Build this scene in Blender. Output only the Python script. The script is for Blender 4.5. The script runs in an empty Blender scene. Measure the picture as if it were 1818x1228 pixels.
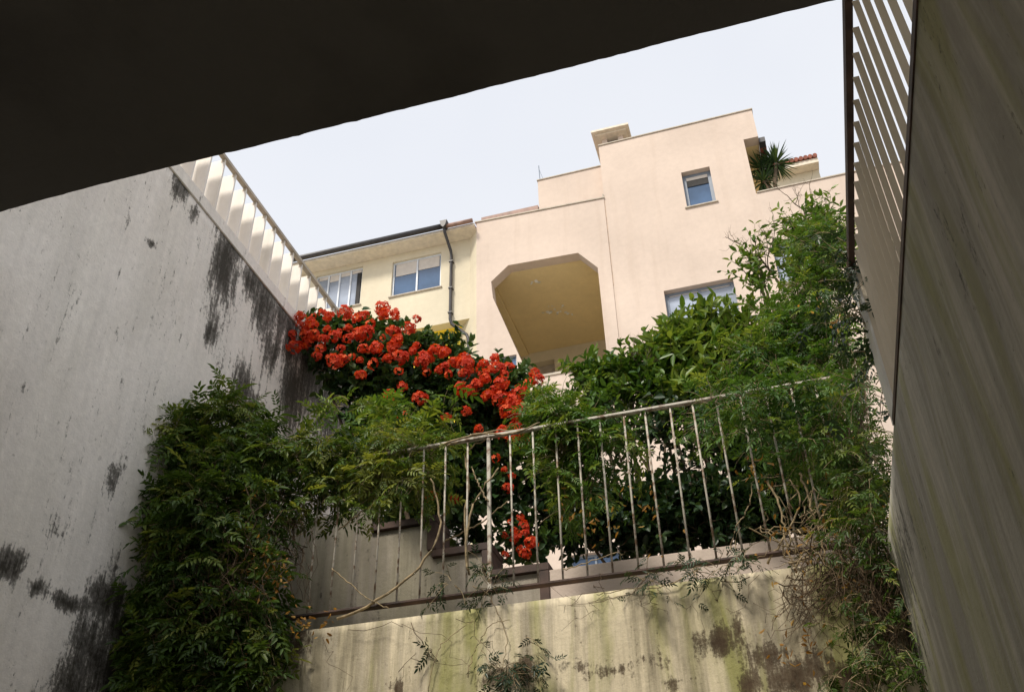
import bpy, math, random
import numpy as np
from mathutils import Matrix, Vector
from mathutils.geometry import tessellate_polygon

rng = np.random.default_rng(7)
random.seed(7)
scene = bpy.context.scene
EYE = 1.6                                   # camera height over the passage floor

# ---------------------------------------------------------------- camera
FPX = 1707.06                               # focal length in pixels of an 1818 px wide picture
yaw, pitch, roll = -0.2727782, 0.62148693, -0.02663695
_f = np.array([math.sin(yaw)*math.cos(pitch), math.cos(yaw)*math.cos(pitch), math.sin(pitch)])
_r = np.array([math.cos(yaw), -math.sin(yaw), 0.0]); _u = np.cross(_r, _f)
CR = _r*math.cos(roll)+_u*math.sin(roll); CU = -_r*math.sin(roll)+_u*math.cos(roll); CF = _f
cam_data = bpy.data.cameras.new('camera'); cam = bpy.data.objects.new('camera', cam_data)
scene.collection.objects.link(cam); scene.camera = cam
cam_data.sensor_width = 36; cam_data.lens = FPX/1818*36
cam_data.clip_start = 0.05; cam_data.clip_end = 2000
M = Matrix(((CR[0], CU[0], -CF[0], 0), (CR[1], CU[1], -CF[1], 0), (CR[2], CU[2], -CF[2], EYE), (0, 0, 0, 1)))
cam.matrix_world = M

# ---------------------------------------------------------------- sky, sun, exposure
SUN_EL, SUN_AZ = math.radians(51), math.radians(200)      # azimuth clockwise from +Y
world = bpy.data.worlds.new('World'); scene.world = world; world.use_nodes = True
nt = world.node_tree; nt.nodes.clear()
sky = nt.nodes.new('ShaderNodeTexSky'); sky.sky_type = 'NISHITA'; sky.sun_disc = False
sky.sun_elevation = SUN_EL; sky.sun_rotation = SUN_AZ; sky.dust_density = 4.0; sky.ozone_density = 1.0
mx = nt.nodes.new('ShaderNodeMixRGB'); mx.inputs[0].default_value = 0.84
mx.inputs[2].default_value = (5.68, 5.74, 5.88, 1)          # thin white cloud veil
bg = nt.nodes.new('ShaderNodeBackground'); bg.inputs[1].default_value = 0.1
wo = nt.nodes.new('ShaderNodeOutputWorld')
nt.links.new(sky.outputs[0], mx.inputs[1]); tc = nt.nodes.new('ShaderNodeTexCoord'); cn = nt.nodes.new('ShaderNodeTexNoise'); cn.inputs['Scale'].default_value = 1.6; cn.inputs['Detail'].default_value = 4
cr = nt.nodes.new('ShaderNodeValToRGB'); cr.color_ramp.elements[0].position = .3; cr.color_ramp.elements[0].color = (.88, .895, .93, 1); cr.color_ramp.elements[1].position = .7
cm = nt.nodes.new('ShaderNodeMixRGB'); cm.blend_type = 'MULTIPLY'; cm.inputs[0].default_value = 1
nt.links.new(tc.outputs['Generated'], cn.inputs[0]); nt.links.new(cn.outputs[0], cr.inputs[0]); nt.links.new(mx.outputs[0], cm.inputs[1]); nt.links.new(cr.outputs[0], cm.inputs[2])
nt.links.new(cm.outputs[0], bg.inputs[0]); nt.links.new(bg.outputs[0], wo.inputs[0])
sl = bpy.data.lights.new('sun', 'SUN'); sl.energy = 1.9; sl.angle = math.radians(11); sl.color = (1.0, 0.93, 0.82)
so = bpy.data.objects.new('sun', sl); scene.collection.objects.link(so)
sd = Vector((math.sin(SUN_AZ)*math.cos(SUN_EL), math.cos(SUN_AZ)*math.cos(SUN_EL), math.sin(SUN_EL)))
so.rotation_euler = sd.to_track_quat('Z', 'Y').to_euler(); so.location = (0, -10, 30)
scene.view_settings.view_transform = 'Standard'; scene.view_settings.look = 'None'
scene.view_settings.exposure = 0.88; scene.view_settings.gamma = 1.0
scene.view_settings.use_curve_mapping = False

# ---------------------------------------------------------------- measuring helpers
def ray(x, y):
    return CR*((x-909)/FPX) - CU*((y-614)/FPX) + CF
def onY(x, y, Y):
    d = ray(x, y); p = d*Y/d[1]; return np.array([p[0], p[1], p[2]+EYE])
def onX(x, y, X):
    d = ray(x, y); p = d*X/d[0]; return np.array([p[0], p[1], p[2]+EYE])
def onZ(x, y, Z):
    d = ray(x, y); p = d*(Z-EYE)/d[2]; return np.array([p[0], p[1], Z])

# ---------------------------------------------------------------- object helpers
def link(o, parent=None):
    scene.collection.objects.link(o)
    if parent is not None: o.parent = parent
    return o
def tag(o, label=None, cat=None, group=None, kind=None):
    if label: o['label'] = label
    if cat: o['category'] = cat
    if group: o['group'] = group
    if kind: o['kind'] = kind
    return o
def empty(name, label, cat, loc=(0, 0, 0), group=None):
    o = bpy.data.objects.new(name, None); o.location = loc; o.empty_display_size = 0.1
    scene.collection.objects.link(o); tag(o, label, cat, group); return o
class MB:
    def __init__(s): s.v = []; s.f = []
    def add(s, v, f):
        k = len(s.v); s.v += [tuple(map(float, p)) for p in v]; s.f += [tuple(i+k for i in q) for q in f]; return s
    def box(s, x0, x1, y0, y1, z0, z1):
        return s.add([(x0,y0,z0),(x1,y0,z0),(x1,y1,z0),(x0,y1,z0),(x0,y0,z1),(x1,y0,z1),(x1,y1,z1),(x0,y1,z1)],
                     [(0,3,2,1),(4,5,6,7),(0,1,5,4),(1,2,6,5),(2,3,7,6),(3,0,4,7)])
    def tube(s, pts, r, n=6, cap=True):
        pts = [np.array(p, float) for p in pts]; K = len(pts); rr = r if hasattr(r, '__len__') else [r]*K
        rings = []
        for i, p in enumerate(pts):
            d = pts[min(i+1, K-1)]-pts[max(i-1, 0)]; d /= np.linalg.norm(d)+1e-9
            a = np.cross(d, (0, 0, 1) if abs(d[2]) < .9 else (1, 0, 0)); a /= np.linalg.norm(a); b = np.cross(d, a)
            rings += [p+rr[i]*(a*math.cos(t)+b*math.sin(t)) for t in [2*math.pi*j/n for j in range(n)]]
        fs = [(i*n+j, i*n+(j+1) % n, (i+1)*n+(j+1) % n, (i+1)*n+j) for i in range(K-1) for j in range(n)]
        if cap: fs += [tuple(range(n))[::-1], tuple((K-1)*n+j for j in range(n))]
        return s.add(rings, fs)
    def prism(s, poly, axis, a, b):
        # poly of 2D points extruded along axis ('x','y','z') from a to b
        def P(p, t): return {'x': (t, p[0], p[1]), 'y': (p[0], t, p[1]), 'z': (p[0], p[1], t)}[axis]
        n = len(poly); v = [P(p, a) for p in poly]+[P(p, b) for p in poly]
        tri = tessellate_polygon([[Vector((p[0], p[1], 0)) for p in poly]])
        fs = [t for t in tri]+[tuple(i+n for i in t[::-1]) for t in tri]
        fs += [(i, (i+1) % n, n+(i+1) % n, n+i) for i in range(n)]
        return s.add(v, fs)
    def slab_y(s, outer, holes, y0, y1):
        # vertical wall in the XZ plane with real openings
        loops = [outer]+holes; flat = [p for l in loops for p in l]; n = len(flat)
        tri = tessellate_polygon([[Vector((p[0], p[1], 0)) for p in l] for l in loops])
        v = [(p[0], y0, p[1]) for p in flat]+[(p[0], y1, p[1]) for p in flat]
        fs = [tuple(t) for t in tri]+[tuple(i+n for i in t[::-1]) for t in tri]; k = 0
        for l in loops:
            m = len(l); fs += [(k+i, k+(i+1) % m, n+k+(i+1) % m, n+k+i) for i in range(m)]; k += m
        return s.add(v, fs)
    def build(s, name, mat, parent=None, smooth=False, fix=True, bevel=0):
        me = bpy.data.meshes.new(name); me.from_pydata(s.v, [], s.f); me.validate()
        if fix:
            import bmesh
            bm = bmesh.new(); bm.from_mesh(me); bmesh.ops.recalc_face_normals(bm, faces=bm.faces)
            if bevel: bmesh.ops.bevel(bm, geom=[e for e in bm.edges if e.calc_face_angle(0) > .5], offset=bevel, segments=2, affect='EDGES')
            bm.to_mesh(me); bm.free()
        me.materials.append(mat)
        if smooth: me.polygons.foreach_set('use_smooth', [True]*len(me.polygons))
        return link(bpy.data.objects.new(name, me), parent)
def rect(x0, x1, z0, z1): return [(x0, z0), (x1, z0), (x1, z1), (x0, z1)]
def raw_mesh(name, V, F, mat, parent=None, tint=None, smooth=False):
    """V (n,3) float, F (m,k) int arrays; quick numpy mesh"""
    me = bpy.data.meshes.new(name); n, (m, k) = len(V), F.shape
    me.vertices.add(n); me.vertices.foreach_set('co', V.astype(np.float32).ravel())
    me.loops.add(m*k); me.loops.foreach_set('vertex_index', F.astype(np.int32).ravel())
    me.polygons.add(m); me.polygons.foreach_set('loop_start', np.arange(0, m*k, k, dtype=np.int32))
    if smooth: me.polygons.foreach_set('use_smooth', np.ones(m, bool))
    if tint is not None:
        a = me.attributes.new('tint', 'FLOAT', 'POINT'); a.data.foreach_set('value', tint.astype(np.float32))
    me.update(calc_edges=True); me.materials.append(mat)
    return link(bpy.data.objects.new(name, me), parent)
def nrm(a): return a/(np.linalg.norm(a, axis=-1, keepdims=True)+1e-9)

# ---------------------------------------------------------------- materials
def newmat(name):
    m = bpy.data.materials.new(name); m.use_nodes = True; t = m.node_tree
    return m, t, t.nodes['Principled BSDF'], t.nodes['Material Output']
def N(t, kind, **kw):
    n = t.nodes.new(kind)
    for k, v in kw.items():
        if k.startswith('i_'): n.inputs[int(k[2:])].default_value = v
        else: setattr(n, k, v)
    return n
def L(t, a, b): t.links.new(a, b)
def coords(t, scale=(1, 1, 1)):
    g = N(t, 'ShaderNodeNewGeometry'); mp = N(t, 'ShaderNodeMapping'); mp.inputs['Scale'].default_value = scale
    L(t, g.outputs['Position'], mp.inputs[0]); return mp.outputs[0]
def noise(t, vec, scale, detail=4, rough=.55, dist=0):
    n = N(t, 'ShaderNodeTexNoise'); n.inputs['Scale'].default_value = scale; n.inputs['Detail'].default_value = detail
    n.inputs['Roughness'].default_value = rough; n.inputs['Distortion'].default_value = dist
    L(t, vec, n.inputs['Vector']); return n.outputs['Fac']
def ramp(t, fac, stops):
    r = N(t, 'ShaderNodeValToRGB'); e = r.color_ramp.elements
    while len(e) < len(stops): e.new(0.5)
    for x, (p, c) in zip(e, stops):
        x.position = p; x.color = (*(c if hasattr(c, '__len__') else (c, c, c)), 1)
    L(t, fac, r.inputs[0]); return r.outputs[0]
def mix(t, fac, a, b, mode='MIX'):
    m = N(t, 'ShaderNodeMixRGB', blend_type=mode)
    for i, x in ((0, fac), (1, a), (2, b)):
        if isinstance(x, (int, float)): m.inputs[i].default_value = x if i == 0 else (x, x, x, 1)
        elif isinstance(x, tuple): m.inputs[i].default_value = (*x, 1)
        else: L(t, x, m.inputs[i])
    return m.outputs[0]
def math_(t, op, a, b):
    m = N(t, 'ShaderNodeMath', operation=op); m.use_clamp = False
    for i, x in ((0, a), (1, b)):
        if isinstance(x, (int, float)): m.inputs[i].default_value = x
        else: L(t, x, m.inputs[i])
    return m.outputs[0]
def bump(t, b, h, strength, dist=.01):
    n = N(t, 'ShaderNodeBump'); n.inputs['Strength'].default_value = strength; n.inputs['Distance'].default_value = dist
    L(t, h, n.inputs['Height']); L(t, n.outputs[0], b.inputs['Normal'])
def attr(t, name):
    a = N(t, 'ShaderNodeAttribute'); a.attribute_name = name; return a.outputs['Fac']
def plain(name, col, rough=.6, var=.12, scale=8, metal=0, bmp=.15):
    m, t, b, o = newmat(name); v = coords(t)
    c = mix(t, 1.0, tuple(col), ramp(t, noise(t, v, scale), [(.3, 1-var*2), (.7, 1+var)]), 'MULTIPLY')
    L(t, c, b.inputs['Base Color']); b.inputs['Roughness'].default_value = rough; b.inputs['Metallic'].default_value = metal
    if bmp: bump(t, b, noise(t, v, scale*12), bmp, .003)
    return m
def stucco(name, col, stain=(.30, .24, .17), amount=.5, streak=1.0, grain=60):
    """painted render: soft blotches, rain streaks under edges, fine grain"""
    m, t, b, o = newmat(name); v = coords(t); vs = coords(t, (3.2, 3.2, .22))
    big = ramp(t, noise(t, v, .55, 5), [(.3, .88), (.72, 1.04)])
    c = mix(t, 1.0, tuple(col), big, 'MULTIPLY')
    fine = ramp(t, noise(t, v, 7, 6, .7), [(.3, .94), (.7, 1.03)])
    c = mix(t, 1.0, c, fine, 'MULTIPLY')
    st = ramp(t, noise(t, vs, streak, 5, .6), [(.52, 0.0), (.80, 1.0)])
    c = mix(t, math_(t, 'MULTIPLY', st, amount), c, tuple(stain))
    L(t, c, b.inputs['Base Color']); b.inputs['Roughness'].default_value = .9
    h = math_(t, 'ADD', noise(t, v, grain, 3), math_(t, 'MULTIPLY', noise(t, v, 6, 2), 2.0)); bump(t, b, h, .35, .006)
    return m
def leafmat(name, ca, cb, cc, trans=.35, rough=.42):
    """ca..cc run over the per-leaf tint"""
    m, t, b, o = newmat(name)
    c = ramp(t, attr(t, 'tint'), [(0, ca), (.55, cb), (1, cc)])
    L(t, c, b.inputs['Base Color']); b.inputs['Roughness'].default_value = rough; b.inputs['Specular IOR Level'].default_value = .3
    tr = N(t, 'ShaderNodeBsdfTranslucent'); L(t, mix(t, 1.0, c, (1.5, 1.35, .6), 'MULTIPLY'), tr.inputs[0])
    ms = N(t, 'ShaderNodeMixShader'); ms.inputs[0].default_value = trans
    L(t, b.outputs[0], ms.inputs[1]); L(t, tr.outputs[0], ms.inputs[2]); L(t, ms.outputs[0], o.inputs[0]); return m

MAT = {}
MAT['facade'] = stucco('facade_render', (.645, .532, .448), (.44, .34, .26), .34, 1.2)
MAT['wing'] = stucco('wing_render', (.69, .62, .47), (.52, .42, .28), .18, .9)
MAT['ochre'] = stucco('ochre_render', (.84, .68, .38), (.62, .46, .22), .15, .9)
MAT['yellow'] = plain('yellow_render', (.85, .66, .06), .85, .06)
MAT['soffit'] = plain('soffit_paint', (.74, .66, .54), .8, .08)
MAT['white'] = plain('white_paint', (.80, .79, .76), .5, .06)
MAT['greyframe'] = plain('grey_aluminium', (.20, .24, .30), .4, .08)
MAT['whiteframe'] = plain('white_aluminium', (.66, .70, .76), .4, .05)
MAT['blind'] = plain('roller_blind', (.62, .57, .52), .8, .05)
MAT['curtain'] = plain('curtain_cloth', (.58, .60, .64), .9, .1)
MAT['dark'] = plain('near_black', (.03, .028, .027), .8, .2)  # near-black colour for parts filling openings
MAT['sill'] = plain('stone_sill', (.48, .42, .34), .7, .12)
MAT['gutter'] = plain('dark_gutter', (.045, .042, .045), .45, .2)
MAT['fascia'] = plain('brown_fascia', (.30, .18, .14), .6, .15)
MAT['tile'] = plain('terracotta', (.30, .10, .065), .8, .25)
MAT['concrete_dark'] = stucco('darkened_concrete', (.070, .064, .055), (.030, .026, .022), .8, .35, 40)  # base colour set very low so the underside stays dark
MAT['brownmetal_shade'] = plain('rusted_steel_and_shade', (.075, .042, .030), .7, .35)  # brown step edges; also colours rails as dark as their shaded undersides
MAT['bark'] = plain('bark', (.16, .115, .07), .9, .3, 30)
MAT['drystem'] = plain('dry_stem', (.33, .25, .14), .9, .3, 40)
MAT['bounce_paving'] = plain('pale_bounce_paving', (.42, .39, .34), .9, .15, 2)  # unseen ground kept pale to bounce light onto facade and walls
MAT['soil'] = plain('soil', (.16, .125, .085), .95, .3, 3)
MAT['floor'] = plain('floor_concrete', (.30, .28, .25), .9, .2, 2)

def glassmat(name, col):
    m, t, b, o = newmat(name); v = coords(t)
    L(t, ramp(t, noise(t, v, 1.3, 3), [(.35, tuple(c*.75 for c in col)), (.7, tuple(c*1.2 for c in col))]), b.inputs['Base Color'])
    b.inputs['Roughness'].default_value = .06; b.inputs['IOR'].default_value = 1.5
    bump(t, b, noise(t, v, 2.0, 1), .05, .02); return m
MAT['glass'] = glassmat('blue_tinted_glass', (.065, .125, .235))
MAT['glass_pale'] = glassmat('pale_sky_painted_glass', (.33, .38, .47))  # pale sky reflection is painted into the base colour

def rail_mat():
    m, t, b, o = newmat('chipped_white_rail_paint'); v = coords(t)
    c = mix(t, ramp(t, noise(t, v, 22, 5, .65), [(.47, 0), (.62, 1)]), (.50, .46, .38), (.17, .10, .055))
    L(t, c, b.inputs['Base Color']); b.inputs['Roughness'].default_value = .6; bump(t, b, noise(t, v, 60), .4, .002); return m
MAT['rail'] = rail_mat()

def fence_mat(name, col):
    m, t, b, o = newmat(name); v = coords(t); vs = coords(t, (6, 6, .8))
    c = mix(t, 1, tuple(col), ramp(t, noise(t, v, 3, 5), [(.3, .86), (.7, 1.04)]), 'MULTIPLY')
    c = mix(t, math_(t, 'MULTIPLY', ramp(t, noise(t, vs, 2, 5), [(.5, 0), (.8, 1)]), .35), c, (.42, .36, .25))
    L(t, c, b.inputs['Base Color']); b.inputs['Roughness'].default_value = .55; return m
MAT['fence'] = fence_mat('cream_fence_paint', (.80, .745, .68))
MAT['fence_r'] = fence_mat('beige_fence_paint', (.80, .70, .54))

def wallmat(name, base, tone, mould, streaks, green):
    """old rendered wall; 'mould' attribute marks where mould grows, noise breaks it up"""
    m, t, b, o = newmat(name); v = coords(t); vs = coords(t, (5.5, 5.5, .42)); vf = coords(t, (19, 19, .9))
    c = mix(t, ramp(t, noise(t, v, .9, 6, .6), [(.35, 0), (.7, 1)]), tuple(base), tuple(tone))
    c = mix(t, math_(t, 'MULTIPLY', ramp(t, noise(t, vs, 1.0, 6, .66), [(.44, 0), (.56, 1)]), streaks), c, tuple(x*.52 for x in tone))
    c = mix(t, math_(t, 'MULTIPLY', ramp(t, noise(t, vf, 1.0, 5, .65), [(.48, 0), (.60, 1)]), streaks*.7), c, tuple(x*.60 for x in base))
    gv = coords(t, (4.0, 4.0, .5))
    c = mix(t, math_(t, 'MULTIPLY', ramp(t, noise(t, gv, 1.0, 4, .6, .5), [(.48, 0), (.62, 1)]), green), c, (.27, .27, .07))
    fine = noise(t, v, 26, 8, .72)
    c = mix(t, 1, c, ramp(t, fine, [(.25, .86), (.75, 1.07)]), 'MULTIPLY')
    # mould: threshold of attribute + noise
    vm = coords(t, (17, 17, 2.6)); nz = noise(t, vm, 1.0, 8, .78); n2 = noise(t, v, 42, 6, .75)
    s = math_(t, 'ADD', attr(t, 'mould'), math_(t, 'ADD', math_(t, 'MULTIPLY', nz, 1.25), math_(t, 'MULTIPLY', n2, .75)))
    mm = ramp(t, math_(t, 'MULTIPLY', s, .5), [(.575, 0), (.635, .8), (.74, 1)])
    c = mix(t, mm, c, tuple(mould))
    sp = ramp(t, noise(t, v, 15, 3, .5), [(.72, 0), (.76, 1)])
    c = mix(t, math_(t, 'MULTIPLY', sp, .22), c, tuple(mould))
    L(t, c, b.inputs['Base Color']); b.inputs['Roughness'].default_value = .93
    h = math_(t, 'ADD', math_(t, 'ADD', noise(t, v, 75, 4, .7), math_(t, 'MULTIPLY', noise(t, v, 5, 3), 2.5)), math_(t, 'MULTIPLY', mm, -1.5))
    bump(t, b, h, .5, .006); return m
MAT['leftwall'] = wallmat('grey_white_render', (.88, .82, .745), (.82, .755, .68), (.040, .034, .024), .16, .04)
MAT['frontwall'] = wallmat('ochre_stained_render', (.76, .66, .48), (.58, .50, .33), (.065, .040, .020), 1.0, .8)
MAT['rightwall'] = wallmat('damp_streaked_render', (.52, .485, .415), (.45, .43, .345), (.06, .055, .04), .60, .6)
MAT['stepwall'] = wallmat('grey_step_render', (.44, .39, .32), (.34, .30, .24), (.05, .04, .03), .5, .15)

# ---------------------------------------------------------------- the passage
XL, XR, YF = -3.2, 0.48, 4.24
YE = 2.272; ZU = 2.9+EYE                   # slab edge and its underside
ZC = 1.4363*3.2+EYE                        # left wall top, also underside of the slab
ZF = 0.3916*4.24+EYE                       # top of the front and right walls
def grid_wall(name, mat, mapf, u0, u1, v0, v1, nu, nv, thick, mouldf, rough=.004):
    """front face as a fine grid (gentle unevenness), closed box behind"""
    U, V = np.meshgrid(np.linspace(u0, u1, nu), np.linspace(v0, v1, nv))
    bumpy = sum(np.sin(U*a+p)*np.cos(V*b+q) for a, b, p, q in [(3.1, 2.2, 1, 2), (7.3, 5.7, .3, 1.1), (13, 9, 2, .5), (1.3, 1.1, 0, 0)])*rough
    edge = np.minimum(np.minimum(U-u0, u1-U), np.minimum(V-v0, v1-V)); bumpy = bumpy*np.clip(edge*8, 0, 1)
    P0 = np.stack(mapf(U, V, bumpy), -1).reshape(-1, 3)
    idx = np.arange(nu*nv).reshape(nv, nu)
    F = np.stack([idx[:-1, :-1], idx[:-1, 1:], idx[1:, 1:], idx[1:, :-1]], -1).reshape(-1, 4)
    ring = np.concatenate([idx[0, :], idx[1:, -1], idx[-1, -2::-1], idx[-2:0:-1, 0]])
    bu, bv = U.ravel()[ring], V.ravel()[ring]
    PB = np.stack(mapf(bu, bv, np.full(len(ring), -thick)), -1); k = len(P0); n = len(ring)
    RF = np.array([(ring[i], k+i, k+(i+1) % n, ring[(i+1) % n]) for i in range(n)])
    o = raw_mesh(name, np.vstack([P0, PB]), np.vstack([F, RF]), mat)
    mo = np.zeros(k+n); mo[:k] = mouldf(U.ravel(), V.ravel()) if mouldf else 0
    a = o.data.attributes.new('mould', 'FLOAT', 'POINT'); a.data.foreach_set('value', mo.astype(np.float32))
    tag(o, kind='structure'); return o
def spots(lst, uvw):
    """lst of (px,py,rx_px,ry_px,strength) on a wall -> function of wall coordinates"""
    S = []
    for x, y, rx, ry, s in lst:
        a, c, d = uvw(x, y), uvw(x+rx, y), uvw(x, y+ry)
        S.append((a, (c[0]-a[0], c[1]-a[1]), (d[0]-a[0], d[1]-a[1]), s))
    def f(U, V):
        out = np.zeros_like(U)
        for (u, v), (cu, cv), (du, dv), s in S:
            det = cu*dv-cv*du; p = ((U-u)*dv-(V-v)*du)/det; q = ((V-v)*cu-(U-u)*cv)/det
            out = np.maximum(out, s*np.exp(-(p*p+q*q)*.9))
        return out
    return f
lsp = spots([(322,335,14,26,.55),(345,378,8,12,.5),(400,470,20,65,.62),(415,430,16,30,.6),(445,500,12,30,.6),(385,580,8,60,.36),(372,590,10,26,.5),
             (470,540,20,60,.50),(500,560,26,60,.46),(520,600,30,60,.42),(430,690,20,45,.5),(445,720,28,30,.42),(480,620,12,50,.45),(520,700,22,70,.52),(560,660,26,90,.55),(590,720,40,70,.5),
             (200,840,12,36,.43),(128,858,6,18,.42),(100,940,20,36,.32),(8,1000,34,24,.58),(15,1025,20,16,.42),(70,1040,20,9,.5),(100,1060,22,10,.5),(125,1075,22,12,.6),(180,1060,24,40,.55),(205,1050,10,60,.55),
             (150,1150,24,70,.46),(190,1180,50,80,.50),(130,1228,40,60,.5),(215,1120,30,60,.5),(40,690,10,8,.4),(270,432,3,3,.55),(65,1220,10,60,.2)],
            lambda x, y: tuple(onX(x, y, XL)[1:]))
YLE = 9.5
def lm(U, V, b): return (XL+b, U, V)
left_cop0 = onX(304, 303, XL)[2]
left_wall = grid_wall('wall_left', MAT['leftwall'], lm, -9, YLE, 0, left_cop0, 240, 90, .25, lsp)
cop = MB().box(XL-.27, XL+.012, -9, YLE, left_cop0+.002, ZC).build('wall_coping', MAT['leftwall'], bevel=.004); tag(cop, kind='structure')
fsp = spots([(1275,1140,34,26,.48),(1310,1110,8,30,.45),(1365,1165,36,22,.44),(1400,1205,40,30,.46),(1335,1215,22,20,.44),(900,1205,40,22,.5),(935,1190,22,24,.5),(705,1225,10,20,.55),
             (1080,1190,50,12,.28),(1160,1175,40,10,.3),(1440,1190,50,30,.38),(1030,1180,30,10,.25),(1200,1215,16,12,.42),(530,1120,30,60,.4),(1510,1210,50,40,.48),(1565,1110,20,80,.46),(1100,1190,14,10,.35)],
            lambda x, y: (onY(x, y, YF)[0], onY(x, y, YF)[2]))
def fm(U, V, b): return (U, YF-b, V)
grid_wall('wall_front', MAT['frontwall'], fm, XL+.003, XR-.003, 0, ZF, 160, 90, .16, fsp)
def rm(U, V, b): return (XR-b, U, V)
rsp = spots([(1600,1080,20,120,.45),(1625,1180,20,60,.4)], lambda x, y: tuple(onX(x, y, XR)[1:]))
grid_wall('wall_right', MAT['rightwall'], rm, -9, YF+1.2, 0, ZF, 240, 60, .22, rsp, .003)
tag(MB().box(XL-.3, XR+.3, -12, 14, -.2, -.004).build('floor', MAT['floor']), kind='structure')
# ground behind the front wall and out to the horizon, at two levels
tag(MB().box(XL, 400, YF+.17, 400, ZF-1.2, ZF-.35).build('garden_ground', MAT['soil']), kind='structure')
tag(MB().box(XR+.23, 400, -400, YF+.16, ZF-1.2, ZF-.35).build('lower_ground', MAT['bounce_paving']), kind='structure')
tag(MB().box(-400, XL-.28, -400, 400, ZF-1.2, ZC-.06).build('upper_ground', MAT['bounce_paving']), kind='structure')

# slab overhead, ragged front edge; unseen back edge slanted to darken the right wall

xs = np.linspace(XL+.013, 3.2, 260); jag = np.cumsum(rng.normal(0, 1, 260)); jag = jag-np.linspace(jag[0], jag[-1], 260)
jag = .0008*jag+.0018*rng.normal(0, 1, 260)*(rng.random(260) > .7)
mb = MB(); mb.prism([(x, YE+j) for x, j in zip(xs, jag)]+[(3.2, -3.2), (XR, -3.2), (XL+.013, -1.0)], 'z', ZU, ZU+.16)
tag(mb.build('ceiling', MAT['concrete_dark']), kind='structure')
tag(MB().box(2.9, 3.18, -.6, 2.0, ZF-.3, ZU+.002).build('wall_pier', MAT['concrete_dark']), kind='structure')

# ---------------------------------------------------------------- fences
def share(src, name, parent, loc):
    o = bpy.data.objects.new(name, src.data); o.location = loc; return link(o, parent)
fl = empty('fin_fence', 'cream fence of deep upright fins standing on the left wall coping', 'fence', (XL, YE, ZC))
def at(parent, o):                           # keep world placement while parenting
    o.location = o.location-parent.location if parent else o.location; return o
ZT = 1.600*3.2+EYE
first = None; y = 2.40; k = 0
while y < YLE-.1:
    if first is None:
        first = MB().box(-.17, -.012, -.007, .007, .002, ZT-ZC-.013).build('fin', MAT['fence'], fl); first.location = (0, y-YE, 0)
        b0 = MB().box(-.040, -.014, -.009, .009, ZT-ZC-.040, ZT-ZC-.012).build('bracket', MAT['sill'], fl); b0.location = (0, y-YE, 0)
    else:
        share(first, 'fin', fl, (0, y-YE, 0)); share(b0, 'bracket', fl, (0, y-YE, 0))
    y += .15; k += 1
MB().box(-.038, -.002, 2.3-YE, YLE-YE, ZT-ZC-.012, ZT-ZC+.014).build('top_rail', MAT['sill'], fl)

fr = empty('fin_fence', 'beige fence of narrow upright bars standing on the right wall, light showing between them', 'fence', (XR, 0, ZF))
ZT2 = 4.70*.48+EYE
first = None; y = .9
while y < 2.98:
    if first is None:
        first = MB().box(.004, .022, -.002, .002, .002, ZT2-ZF+.007).build('bar', MAT['fence_r'], fr); first.location = (0, y, 0)
    else:
        share(first, 'bar', fr, (0, y, 0))
    y += .0893
MB().box(-.014, .007, .8, 3.06, ZT2-ZF+.008, ZT2-ZF+.045).build('top_rail', MAT['brownmetal_shade'], fr)  # dark colour stands in for the shaded underside
MB().box(-.004, .03, .8, 3.06, -.012, .012).build('base_strip', MAT['brownmetal_shade'], fr)  # dark strip along the wall top beneath the bars
MB().box(.0, .03, 2.98, 3.11, .013, ZT2-ZF+.006).build('end_post', MAT['white'], fr)

# ---------------------------------------------------------------- railing on the front wall
YR = 4.31
zb = .409*YR+EYE; zt = .612*YR+EYE
rl = empty('railing', 'rusty white painted railing on the low wall, overgrown with vines', 'railing', (0, YR, ZF))
x0 = -.3133*YR; bar0 = None
for i in range(-16, 15):
    x = x0+i*.1226
    if x < XL+.05 or x > XR-.04: continue
    tilt = random.uniform(-.006, .006)
    if i == 0:
        MB().box(-.0095, .0095, -.0095, .0095, -.03, zt-ZF-.012).build('post', MAT['rail'], rl, bevel=.002).location = (x, 0, 0); continue
    if bar0 is None:
        bar0 = MB().tube([(0, 0, zb-ZF+.005), (0, 0, zt-ZF-.010)], .0054, 8).build('bar', MAT['rail'], rl, True); b = bar0
    else: b = share(bar0, 'bar', rl, (0, 0, 0))
    b.location = (x, 0, 0); b.rotation_euler = (0, tilt, 0)
MB().box(XL+.02, XR-.02, -.015, .015, zt-ZF-.012, zt-ZF+.004).build('top_rail', MAT['rail'], rl, bevel=.003)
MB().box(XL+.02, XR-.02, -.024, .024, zb-ZF-.007, zb-ZF+.005).build('bottom_rail', MAT['brownmetal_shade'], rl, bevel=.002)  # shade of the underside is put into this dark brown

# ---------------------------------------------------------------- stepped stair wall behind the railing
YS = 5.1
def sx(x, y): p = onY(x, y, YS); return p[0], p[2]
st = empty('stair_wall', 'grey stepped stair wall with brown steel edges behind the railing', 'wall', (0, YS, ZF))
prof = [(-3.19, ZF-.3)]
tops = [(560, 660, 905), (660, 768, 938), (768, 866, 985), (866, 968, 1022)]
X = [sx(a, c)[0] for a, b, c in tops]+[sx(968, 1022)[0]]
Zt = [sx((a+b)/2, c)[1] for a, b, c in tops]
Zt[0] = Zt[1]+.17
pts = [(-3.19, ZF-.3), (X[4], ZF-.3)]
for i in (3, 2, 1, 0): pts += [(X[i+1], Zt[i]), (X[i], Zt[i])]
X[0] = -3.19; pts[-1] = (-3.19, Zt[0])
mb = MB().slab_y(pts, [], 0, .2); mb.v = [(a, b, c-ZF) for a, b, c in mb.v]
mb.build('wall_face', MAT['stepwall'], st)
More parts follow.
